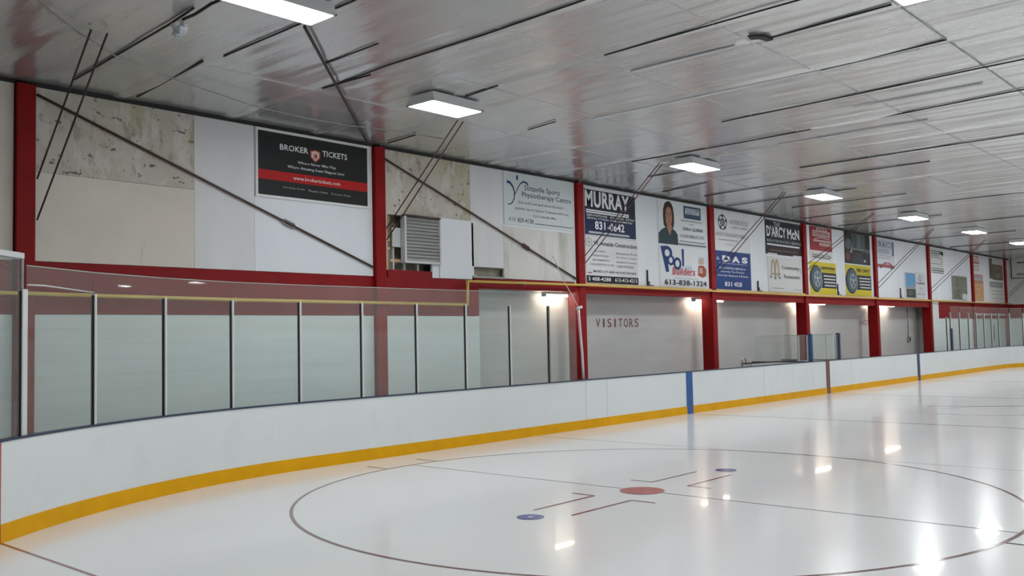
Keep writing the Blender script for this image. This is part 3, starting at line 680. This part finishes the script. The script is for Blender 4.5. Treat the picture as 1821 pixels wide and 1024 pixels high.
def sign(name, label, x0, x1, z0, z1, base, shapes=(), texts=(), frame=None, group='advertising signs on the side wall', yf=None, cat='sign'):
    """a printed board screwed to the cladding; shapes and texts in 0..1 coordinates of its face"""
    t = thing(name, label, cat, group); y = (YP - .016) if yf is None else yf
    t.location = ((x0 + x1) / 2, y, z0)
    ox, oz = -(x1 - x0) / 2, 0.0; W_, H_ = x1 - x0, z1 - z0
    a = MB(); a.box(ox, -ox, 0, .015, 0, H_, paint(base), 0); a.build('board', t)
    if frame:
        a = MB(); k = .05; fm = paint(frame, .35)
        for p in ((ox - k, -ox + k, -k, 0), (ox - k, -ox + k, H_, H_ + k), (ox - k, ox, 0, H_), (-ox, -ox + k, 0, H_)): a.box(p[0], p[1], -.012, .015, p[2], p[3], fm, .004)
        a.build('frame', t)
    U = lambda u: ox + u * W_
    V = lambda v: v * H_
    yy = -.0015
    if shapes:
        a = MB()
        for s in shapes:
            k = s[0]; m = paint(s[-1]); pts = []
            if k == 'r': pts = [(s[1], s[2]), (s[3], s[2]), (s[3], s[4]), (s[1], s[4])]
            elif k == 'p': pts = s[1]
            elif k == 'e': pts = [(s[1] + s[3] * math.cos(2 * math.pi * i / 28), s[2] + s[4] * math.sin(2 * math.pi * i / 28)) for i in range(28)]
            if k == 'l':
                P = [Vector((U(u), V(v))) for u, v in s[1]]; wd = s[2]
                vs = []
                for i, q in enumerate(P):
                    d = (P[min(i + 1, len(P) - 1)] - P[max(i - 1, 0)]).normalized(); n = Vector((-d.y, d.x)) * (wd[i] if isinstance(wd, (list, tuple)) else wd) / 2
                    vs += [(q.x + n.x, yy, q.y + n.y), (q.x - n.x, yy, q.y - n.y)]
                a.add(vs, [(2 * i, 2 * i + 1, 2 * i + 3, 2 * i + 2) for i in range(len(P) - 1)], m)
            else: a.add([(U(u), yy, V(v)) for u, v in pts], [tuple(range(len(pts)))], m)
            yy -= .0006
        a.build('artwork', t)
    if texts:
        yy -= .001
        for s in texts:
            a = MB(); put_text(a, s[0], U(s[1]), U(s[3]), V(s[2]), V(s[4]), yy, paint(s[5]), s[6] if len(s) > 6 else 1, s[7] if len(s) > 7 else 0.0, s[8] if len(s) > 8 else (.018 if len(s) > 6 and s[6] > 1 else .008))
            a.build('lettering', t)
    return t
WH = (.72, .73, .74); SW = (.66, .68, .70); GY = (.16, .18, .21); BK = (.018, .019, .021); DG = (.05, .06, .075); NB = (.03, .07, .17)
# 1 black ticket sign
sign('advert_sign', 'large black sign with a red band and ticket lettering, framed in white', 5.45, 7.95, 4.74, 5.90, (.028, .029, .030),
     [('r', 0, .245, 1, .395, (.46, .02, .02)),
      ('p', [(.455, .80), (.50, .825), (.545, .80), (.545, .70), (.50, .62), (.455, .70)], (.60, .10, .06)),
      ('p', [(.466, .785), (.50, .805), (.534, .785), (.534, .705), (.50, .643), (.466, .705)], (.65, .55, .52)), ('e', .50, .72, .017, .045, (.40, .03, .05)), ('l', [(.50, .76), (.49, .72), (.505, .69)], .012, (.66, .6, .58))],
     [('BROKER', .185, .74, .435, .835, WH, 2), ('TICKETS', .565, .74, .80, .835, WH, 2), ('Where Never Miss Play', .34, .545, .69, .60, WH), ('Where Amazing Seats Happen Live!', .25, .455, .77, .515, WH),
      ('www.brokertickets.com', .30, .29, .73, .35, WH), ('Hockey Seats', .215, .135, .40, .165, (.5, .5, .5)), ('Theatre Seats', .43, .13, .61, .16, (.5, .5, .5)), ('Concert Seats', .64, .125, .83, .155, (.5, .5, .5))], frame=(.66, .67, .68))
# 2 clinic sign
sign('advert_sign', 'white clinic sign with a dark Y-shaped figure emblem and grey lettering', 11.99, 14.58, 4.70, 5.96, (.58, .62, .63),
     [('l', [(.045, .80), (.085, .79), (.125, .72), (.145, .62), (.14, .50), (.115, .42), (.08, .385), (.05, .385)], [.07, .065, .05, .04, .035, .03, .025, .02], NB),
      ('l', [(.14, .55), (.19, .70), (.23, .80), (.275, .845), (.315, .83), (.335, .79)], [.02, .025, .03, .04, .05, .055], NB), ('e', .185, .90, .014, .05, NB), ('r', .42, .065, .99, .078, DG)],
     [('Stittsville Sports', .28, .655, .80, .785, (.17, .21, .26), 2), ('Physiotherapy Centre', .245, .525, .97, .655, (.17, .21, .26), 2), ('Get well soon and move the best !', .19, .42, .86, .475, GY), ('Includes: Sports Injuries Treatment & Bracing', .15, .29, .93, .35, GY),
      ('1250 Stittsville Main', .40, .195, .74, .24, GY), ('613', .06, .075, .15, .15, GY), ('829-4138', .18, .065, .40, .15, GY, 2)])
# 3 dark name sign
sign('advert_sign', 'dark navy sign with big white capitals above the building firm sign', 15.08, 17.36, 4.66, 5.90, (.020, .026, .045),
     [('r', 0, .965, 1, 1, WH), ('r', .02, .475, .86, .55, WH), ('r', .02, .505, .84, .52, (.1, .1, .12)), ('r', .0, .0, 1.0, .02, SW), ('r', .06, .045, .86, .09, (.5, .52, .55)), ('r', .0, .03, 1, .40, (.016, .03, .085)), ('r', .06, .05, .86, .095, (.45, .48, .52))],
     [('MURRAY', .0, .60, .87, .945, WH, 3, 0, .035), ('RENOVATIONS', .03, .405, .42, .455, WH), ('KITCHENS  BATHS', .48, .41, .97, .455, WH), ('SERVING OTTAWA', .03, .345, .45, .385, WH), ('FREE ESTIMATES', .48, .345, .93, .385, WH), ('831-0642', .18, .14, .76, .32, WH, 3, 0, .03)])
# 4 building firm
sign('advert_sign', 'white builder sign with two columns of small text and black phone strip', 15.08, 17.42, 3.445, 4.645, (.62, .63, .63),
     [('r', .0, .0, 1, .155, BK), ('e', .055, .87, .06, .10, (.3, .3, .3)), ('e', .055, .87, .05, .085, (.6, .6, .6)), ('l', [(.02, .87), (.09, .87)], .015, GY), ('l', [(.055, .80), (.055, .95)], .015, GY), ('r', .02, .20, .10, .225, (.35, .12, .25))],
     [('W. Amalda Construction', .14, .815, .985, .91, DG, 2), ('ROOFING', .15, .665, .36, .705, GY), ('ADDITIONS', .12, .57, .42, .61, GY), ('BASEMENTS', .12, .475, .44, .515, GY), ('CONCRETE FLOORS', .06, .38, .52, .42, GY), ('Excavation Work', .57, .655, .99, .70, GY), ('New Homes & Garages', .57, .56, .97, .60, GY),
      ('Insulated Concrete', .57, .465, .97, .505, GY), ('CERTIFIED', .56, .36, .92, .41, GY), ('MORE LOT AND HOUSE DESIGNS', .13, .22, .96, .275, DG), ('3 408-4288', .03, .04, .45, .125, WH, 2), ('613-413-4213', .53, .04, .97, .125, WH, 2)])
# 5 portrait sign
hair = [(.11, .42), (.10, .60), (.105, .78), (.14, .92), (.20, .975), (.26, .96), (.305, .86), (.325, .68), (.325, .48), (.30, .36), (.14, .38)]
face = [(.155, .50), (.15, .66), (.17, .80), (.21, .85), (.26, .81), (.285, .68), (.28, .52), (.25, .42), (.215, .38), (.175, .42)]
body_ = [(.0, .0), (.0, .22), (.05, .30), (.14, .375), (.19, .375), (.285, .36), (.34, .32), (.39, .24), (.40, .0)]
sk = (.42, .22, .14)
sign('advert_sign', 'white sign with a long-haired person in a dark teal top and blue name plate', 18.50, 21.12, 4.665, 5.945, (.64, .67, .69),
     [('p', hair, (.055, .03, .024)), ('p', body_, (.035, .06, .075)), ('p', [(.185, .44), (.175, .37), (.235, .19), (.275, .37), (.27, .45)], sk), ('p', face, (.40, .21, .14)),
      ('l', [(.17, .70), (.20, .715)], .016, (.06, .03, .03)), ('l', [(.235, .715), (.27, .70)], .016, (.06, .03, .03)), ('e', .187, .675, .013, .014, (.05, .03, .03)), ('e', .252, .675, .013, .014, (.05, .03, .03)), ('l', [(.215, .66), (.21, .60), (.225, .59)], .012, (.27, .13, .09)), ('l', [(.19, .525), (.22, .515), (.25, .525)], .02, (.45, .10, .09)),
      ('r', .53, .64, .90, .93, (.05, .085, .15)), ('r', .56, .745, .87, .885, (.50, .55, .60)), ('l', [(.40, .03), (1.0, .03)], .04, (.10, .13, .18)), ('r', .42, .09, .98, .11, GY)],
     [('ROYAL HOME', .575, .82, .855, .87, (.05, .085, .15)), ('REALTY', .60, .76, .80, .80, (.05, .085, .15)), ('REAL ESTATE BROKERAGE', .46, .565, .92, .60, GY), ('Sales', .64, .50, .74, .53, GY), ('SARA QUINN', .50, .345, .93, .435, (.12, .14, .17), 2), ('613-555 REALTY LTD.', .44, .19, .97, .265, (.12, .14, .17))])
# 6 pool sign
PB = (.02, .05, .17); PR = (.50, .05, .06)
sign('advert_sign', 'white sign with big blue and red lettering, below the portrait sign', 18.52, 21.12, 3.455, 4.645, (.66, .68, .70),
     [('p', [(.02, .95), (.14, .97), (.185, .35), (.125, .33)], PB), ('e', .155, .80, .105, .17, PB), ('e', .155, .80, .05, .085, (.62, .64, .66)), ('e', .225, .63, .075, .13, PB), ('e', .225, .63, .037, .07, (.62, .64, .66)),
      ('e', .36, .56, .085, .155, PB), ('e', .36, .56, .042, .085, (.62, .64, .66)), ('p', [(.455, .93), (.505, .93), (.50, .50), (.465, .50)], PB),
      ('p', [(.50, .42), (.54, .52), (.66, .52), (.68, .42)], (.5, .58, .68)), ('r', .23, .28, .74, .292, PR),
      ('p', [(.82, .68), (.86, .76), (.94, .74), (.94, .62), (.90, .58), (.83, .60)], (.55, .45, .38)), ('p', [(.80, .30), (.82, .55), (.93, .56), (.99, .46), (.98, .30), (.90, .25)], (.34, .09, .05)), ('p', [(.82, .36), (.84, .50), (.90, .50), (.91, .36)], (.50, .36, .26))],
     [('Builders', .25, .30, .73, .46, PR, 3, .1), ('QUALITY POOLS & SPAS SINCE 1975', .30, .185, .80, .215, DG), ('613-838-1324', .085, .03, .985, .165, (.04, .045, .06), 3, 0, .03)])
# 7 white sign with round emblem
ball = [('e', .22, .70, .12, .19, (.10, .11, .12)), ('e', .22, .70, .10, .16, (.62, .63, .64)), ('e', .22, .70, .06, .10, (.07, .08, .09)), ('e', .22, .70, .035, .065, (.3, .3, .32))]
for k in range(5):
    an = math.radians(90 + 72 * k); ball.append(('e', .22 + .10 * math.cos(an), .70 + .16 * math.sin(an), .026, .045, (.05, .05, .06)))
sign('advert_sign', 'white sign with a black spiky round emblem, above the blue sign', 21.68, 24.0, 4.655, 5.93, (.645, .655, .67), ball,
     [('INTERLOCK', .42, .68, .95, .79, (.42, .43, .45), 2), ('LANDSCAPING', .47, .585, .92, .63, (.25, .26, .28)), ('PATIOS WALKWAYS WALLS', .04, .35, .88, .45, (.36, .37, .38)), ('residential and commercial', .09, .255, .62, .295, GY), ('613-555', .28, .14, .52, .19, (.36, .37, .38))], group='advertising signs on the side wall')
# 8 blue sign
sign('advert_sign', 'solid blue sign with white lettering below the round emblem sign', 21.66, 23.97, 3.445, 4.64, (.022, .055, .20),
     [('p', [(.22, .78), (.28, .80), (.25, .83), (.20, .80)], WH), ('r', .10, .675, .90, .687, (.5, .55, .65))],
     [('&', .03, .76, .12, .84, (.4, .46, .6), 2), ('D', .19, .72, .42, .885, WH, 3, 0, .05), ('A', .46, .72, .68, .885, WH, 3, 0, .05), ('S', .74, .72, .91, .885, WH, 3, 0, .05), ('ACCOUNTING SERVICES &', .10, .53, .84, .585, WH), ('Corporate Tax Returns', .10, .43, .80, .49, WH), ('Personal, Business & Estates', .05, .33, .92, .39, WH), ('831', .24, .08, .44, .20, WH, 2), ('4028', .50, .08, .72, .20, WH, 2)])
# 9 pub sign
sign('advert_sign', 'black pub sign with tall slanted white letters above the arches sign', 25.10, 27.86, 4.72, 5.92, (.020, .028, .030),
     [('r', 0, .965, 1, 1, (.40, .42, .42)), ('r', .03, .255, .95, .30, WH), ('r', 0, .0, 1, .22, (.045, .02, .022)), ('r', .04, .0, .30, .03, SW), ('r', .75, .0, 1, .03, SW), ('r', .10, .115, .86, .125, (.3, .28, .28))],
     [('THE', .22, .80, .40, .93, (.5, .52, .54), 2), ("D'ARCY", .03, .50, .56, .81, WH, 3, -.08, .03), ('McN', .60, .50, .95, .80, WH, 3, -.08, .03), ('IRISH PUB PROUDLY SERVING', .03, .345, .98, .425, (.5, .52, .56), 1)])
# 10 arches sign
AR = (.50, .40, .26)
def arch(u0, u1): return [(u0 + (u1 - u0) * k / 10, .40 + .50 * (1 - (2 * k / 10 - 1) ** 2) ** .6) for k in range(11)]
sign('advert_sign', 'white sign with two pale gold arches and scribbled black lettering', 25.20, 27.80, 3.445, 4.64, (.60, .60, .60),
     [('l', arch(.09, .20), .10, AR), ('l', arch(.20, .31), .10, AR), ('l', arch(.075, .215), .02, (.25, .2, .15)), ('l', arch(.185, .325), .02, (.25, .2, .15)), ('r', .10, .50, .36, .53, (.3, .27, .22)), ('e', .06, .41, .02, .03, GY), ('e', .20, .38, .03, .03, GY), ('e', .33, .40, .03, .03, GY),
      ('r', .10, .095, .43, .11, GY), ('r', .74, .08, .99, .09, GY), ('l', [(.94, .70), (.97, .66), (.96, .56)], .03, GY)],
     [('Community', .40, .63, .92, .77, (.16, .16, .16), 2), ('Restaurants', .46, .40, .94, .51, (.16, .16, .16), 2), ('24 HRS', .15, .44, .32, .48, (.3, .27, .22))])
# 11 red
sign('advert_sign', 'red sign with white blocks of lettering, above the thin white strip sign', 28.62, 30.58, 5.05, 5.93, (.30, .03, .035),
     [('r', .12, .60, .92, .85, (.55, .45, .44)), ('r', .15, .38, .95, .46, (.52, .42, .41)), ('r', .42, .22, .96, .34, (.55, .45, .44)), ('r', .15, .66, .90, .68, (.32, .05, .05)), ('l', [(.2, .5), (.5, .56), (.9, .52)], .04, (.5, .4, .4))],
     [('PIZZA', .30, .84, .80, .97, (.6, .55, .54), 2), ('GABRIEL', .16, .69, .88, .80, (.30, .03, .035), 2), ('CALL NOW', .46, .24, .92, .32, (.30, .03, .035)), ('TAKE OUT', .10, .24, .36, .31, (.14, .03, .03))])
# 12 strip
sign('advert_sign', 'thin white strip sign with one line of black script, above the first tyre sign', 28.58, 30.60, 4.69, 5.02, (.62, .60, .58), [('l', [(.08, .35), (.4, .30), (.85, .28), (.93, .5)], .035, DG)], [('Smith & Sons Auto', .10, .42, .90, .78, DG, 2)])
# 13/15 tyre signs
YL = (.62, .52, .03); GL = (.10, .13, .16)
def tyre(x0, x1, z0, z1, label, head):
    sh = [('r', .40, .20, 1.0, .68, (.03, .032, .035)), ('e', .22, .48, .235, .42, (.035, .045, .05)), ('e', .25, .48, .20, .37, (.09, .115, .14)), ('e', .27, .47, .13, .25, (.28, .33, .38)), ('e', .275, .47, .10, .2, GL)]
    for k in range(5):
        an = math.radians(90 + 72 * k); sh.append(('l', [(.272, .47), (.272 + .12 * math.cos(an), .47 + .235 * math.sin(an))], .06, (.36, .42, .47)))
    sh.append(('l', [(.44 + .0, .86), (.41, .60), (.44, .40), (.40, .20), (.32, .10)], .035, (.45, .52, .60)))
    for k in range(4): sh.append(('r', .50 + .01 * k, .28 + .10 * (3 - k) - .02, .96, .28 + .10 * (3 - k) + .02, (.56, .58, .58)))
    sign('advert_sign', label, x0, x1, z0, z1, YL, sh, [(head, .40, .78, .96, .90, (.06, .06, .03), 2), ('WHEELS AND BRAKES', .44, .715, .92, .75, (.25, .2, .03))])
tyre(28.52, 30.86, 3.43, 4.63, 'yellow tyre sign below the thin white strip sign', 'Lamoureux')
tyre(31.80, 34.40, 3.44, 4.66, 'yellow tyre sign below the black photo sign', 'TIRE CRAFT')
# 14 black photo sign
sign('advert_sign', 'dark sign with greenish photo panel and one white text line', 31.79, 34.40, 4.71, 5.95, (.028, .028, .030),
     [('r', .28, .48, .80, .98, (.085, .115, .11)), ('r', .50, .52, .62, .96, (.14, .17, .165)), ('r', .34, .52, .44, .96, (.06, .08, .08)), ('e', .14, .62, .12, .17, (.13, .135, .14)), ('e', .12, .22, .09, .14, (.14, .05, .045)), ('r', .30, .03, .70, .38, (.045, .05, .06)), ('e', .77, .12, .05, .04, (.45, .5, .58)), ('p', [(.2, .36), (.3, .6), (.26, .34)], (.5, .5, .5))],
     [('PHOTOGRAPHY STUDIO', .32, .445, .99, .49, (.62, .60, .55)), ('portraits', .70, .39, .98, .425, (.5, .5, .48))])
# 16 outline with red car
sign('advert_sign', 'pale sign with blue-black outlined letters and a red car along the bottom', 35.16, 37.20, 4.68, 5.90, (.56, .58, .62),
     [('r', .04, .70, .82, .93, (.30, .34, .42)), ('r', .08, .73, .78, .90, (.55, .58, .62)), ('r', .86, .45, .98, .95, (.16, .18, .24)), ('r', .06, .50, .70, .66, (.36, .39, .45)), ('r', .0, .02, .12, .12, (.36, .06, .08)), ('p', [(.0, .02), (.05, .12), (.3, .13), (.42, .2), (.7, .21), (.85, .12), (.97, .10), (.97, .02)], (.38, .08, .10)), ('p', [(.44, .12), (.5, .18), (.66, .18), (.72, .12)], (.5, .4, .42)), ('e', .2, .03, .06, .05, (.08, .08, .09)), ('e', .8, .03, .06, .05, (.08, .08, .09))],
     [('B&C', .12, .74, .74, .89, (.12, .14, .2), 2), ('BODY SHOP', .10, .52, .66, .62, (.56, .58, .62)), ('collision experts', .08, .40, .84, .45, GY), ('free loaner cars', .08, .32, .66, .37, GY)])
# 17 blue photo + drop sign
sign('advert_sign', 'small sign with a sky blue photo above a dark picture, on the ledge', 38.36, 39.76, 3.46, 4.61, (.56, .57, .60),
     [('r', .08, .42, .98, .97, (.14, .36, .60)), ('e', .68, .46, .2, .05, (.4, .3, .38)), ('r', .12, .02, .98, .36, (.06, .075, .06)), ('e', .5, .2, .25, .1, (.12, .14, .11)), ('r', .08, .385, .98, .405, (.1, .1, .12))])
sign('advert_sign', 'white sign with a water drop outline and three dark lines of text', 39.80, 41.08, 3.46, 4.66, (.60, .61, .63),
     [('p', [(.46, .93), (.30, .80), (.30, .72), (.46, .66), (.62, .72), (.62, .80)], (.22, .22, .24)), ('p', [(.46, .88), (.36, .79), (.36, .74), (.46, .70), (.56, .74), (.56, .79)], (.60, .61, .63))],
     [('PLUMBING', .06, .54, .94, .62, (.06, .06, .07), 2), ('LTD', .36, .34, .60, .42, GY), ('Services', .10, .14, .92, .21, GY)])
# 18 lines
sign('advert_sign', 'white sign with black ruled bars at top and bottom', 41.96, 43.88, 4.70, 5.95, (.58, .585, .57),
     [('r', .05, .84, 1, .87, DG), ('r', .05, .76, 1, .79, DG), ('p', [(.72, .84), (1, .84), (1, .70), (.78, .76)], BK), ('r', .06, .60, .75, .62, GY), ('r', .06, .36, .80, .38, GY), ('l', [(.75, .61), (.85, .55), (.85, .42), (.8, .37)], .05, GY), ('r', .06, .18, 1, .205, DG), ('r', .06, .09, 1, .13, DG), ('r', .06, .02, 1, .045, DG)],
     [('INSURANCE', .1, .66, .66, .73, GY)])
# 19 greenish opening
t = thing('wall_vent', 'greenish grey metal vent opening low on the wall beyond the signs', 'vent'); t.location = (46.25, YP, 3.5)
a = MB(); a.box(-1.15, 1.15, -.04, -.005, .02, 1.15, mat('vent_green', (.20, .21, .16), .45, metal=.3, var=.3, scale=1.2, stretch=(2.5, 1, .6)), .01); a.build('panel', t)
a = MB()
for p in ((-1.18, 1.18, 1.13, 1.18), (-1.18, -1.12, 0, 1.15), (1.12, 1.18, .25, 1.15)): a.box(p[0], p[1], -.06, 0, p[2], p[3], GREYM, .006)
a.box(-1.15, 1.15, -.05, -.03, .55, .6, GREYM); a.box(-.1, 0, -.05, -.03, .1, 1.1, GREYM); a.build('frame', t)
a = MB(); a.box(.35, 1.1, -.06, -.03, -.0, .3, HOUSING, .01); a.build('white_box', t)
# 20-22 distant signs
sign('advert_sign', 'tall white distant sign with four rows of red lettering', 48.68, 49.95, 5.02, 5.93, (.58, .56, .53), [('r', .0, .48, 1, .62, (.42, .20, .20))],
     [('HOME', .1, .84, .9, .95, (.4, .1, .1)), ('PAINT', .08, .66, .9, .78, (.4, .1, .1)), ('& DECOR', .08, .28, .9, .40, (.4, .1, .1)), ('CENTRE', .08, .08, .9, .2, (.4, .2, .2))])
sign('advert_sign', 'low distant sign with pink and lilac stripes above the orange sign', 48.66, 50.5, 4.62, 4.92, (.50, .36, .36), [('r', 0, .0, 1, .45, (.40, .36, .42)), ('r', 0, .45, 1, .52, (.38, .12, .12))], [('SALE', .2, .6, .8, .9, (.42, .12, .12))])
sign('advert_sign', 'orange distant sign with a tan frame, standing on the ledge', 48.68, 50.55, 3.50, 4.60, (.50, .26, .12), [('r', .06, .06, .94, .80, (.55, .36, .20)), ('r', .12, .12, .88, .72, (.52, .28, .13)), ('l', [(.0, .95), (.5, .88), (1, .93)], .06, (.25, .2, .3))], [('HARVEST', .2, .45, .8, .62, (.55, .42, .25), 2), ('GRILL', .3, .2, .7, .36, (.55, .42, .25), 2)])
sign('advert_sign', 'brown distant sign in two stepped panels beside the last column', 51.82, 54.55, 4.72, 5.92, (.55, .54, .50), [('r', 0, .05, .22, .98, (.11, .10, .085)), ('r', .22, .0, 1, .72, (.15, .12, .09)), ('r', .40, .12, .9, .62, (.22, .17, .12)), ('l', [(.45, .3), (.65, .5), (.85, .3)], .1, (.10, .08, .06))], [('KANATA', .45, .15, .85, .26, (.35, .3, .24))])
sign('advert_sign', 'white distant sign with grey box and ruled lines below the brown sign', 51.78, 54.4, 3.50, 4.61, (.56, .56, .53), [('r', .0, .72, 1, .98, (.18, .18, .17)), ('r', .04, .76, .96, .94, (.36, .36, .36)), ('r', .1, .52, 1, .54, GY), ('r', .1, .35, 1, .37, GY), ('r', .1, .15, 1, .17, GY)])
# far wall board
t = thing('scoreboard', 'white board with dark border on the far end wall at the right edge', 'board'); t.location = (XEND, 13.0, 4.88)
a = MB(); a.box(-.05, -.001, -1.1, .92, 0, 1.2, FAROOM, .01); a.build('panel', t)
a = MB()
for p in ((-1.12, .94, 1.18, 1.22), (-1.12, .94, -.02, .02), (.90, .94, 0, 1.2), (-1.12, -1.08, 0, 1.2)): a.box(-.07, -.001, p[0], p[1], p[2], p[3], STEEL)
a.build('border', t)
a = MB(); a.box(-.055, -.05, -.9, .62, .86, .92, STEEL); a.box(-.055, -.05, .15, .65, .16, .28, GREYM); a.box(-.055, -.05, -.9, -.1, .16, .28, GREYM); a.build('lettering_bar', t)

# ------------------------------------------------------------------ words on the bench wall
LR = mat('wall_letter_red', (.20, .05, .05), .5)
def wall_word(word, x0, step, z0, z1, wl, label):
    t = thing('wall_lettering', label, 'lettering'); t.location = (x0, YB, z0)
    for k, ch in enumerate(word):
        a = MB(); wch = wl * (.35 if ch == 'I' else 1); put_text(a, ch, k * step + (wl - wch) / 2, k * step + (wl + wch) / 2, 0, z1 - z0, -.008, LR, 3); a.build('letter', t)
wall_word('VISITORS', 16.32, .262, 2.305, 2.54, .19, 'dark red VISITORS lettering on the white bench wall')
wall_word('HOME', 34.78, .42, 2.27, 2.50, .30, 'dark red HOME lettering partly hidden behind a red column')

# ------------------------------------------------------------------ green door through the distant glass
d = MB(); d.box(49.0, 55.0, YP + .03, YP + .06, 0, 2.78, DOORG)
door = structure(d.build('door_1'), 'pale green wide door behind the distant glass')
d = MB()
for x in (49.0, 50.45, 51.9, 53.4, 54.9): d.box(x, x + .1, YP - .0, YP + .03, 0, 2.78, GREYM)
d.box(49.0, 55.0, YP - .01, YP + .03, 2.72, 2.82, ALU); d.build('door_frame', door)
d = MB(); d.box(52.3, 52.34, YP + .0, YP + .03, 1.3, 2.2, BLACK); d.build('door_handle', door)
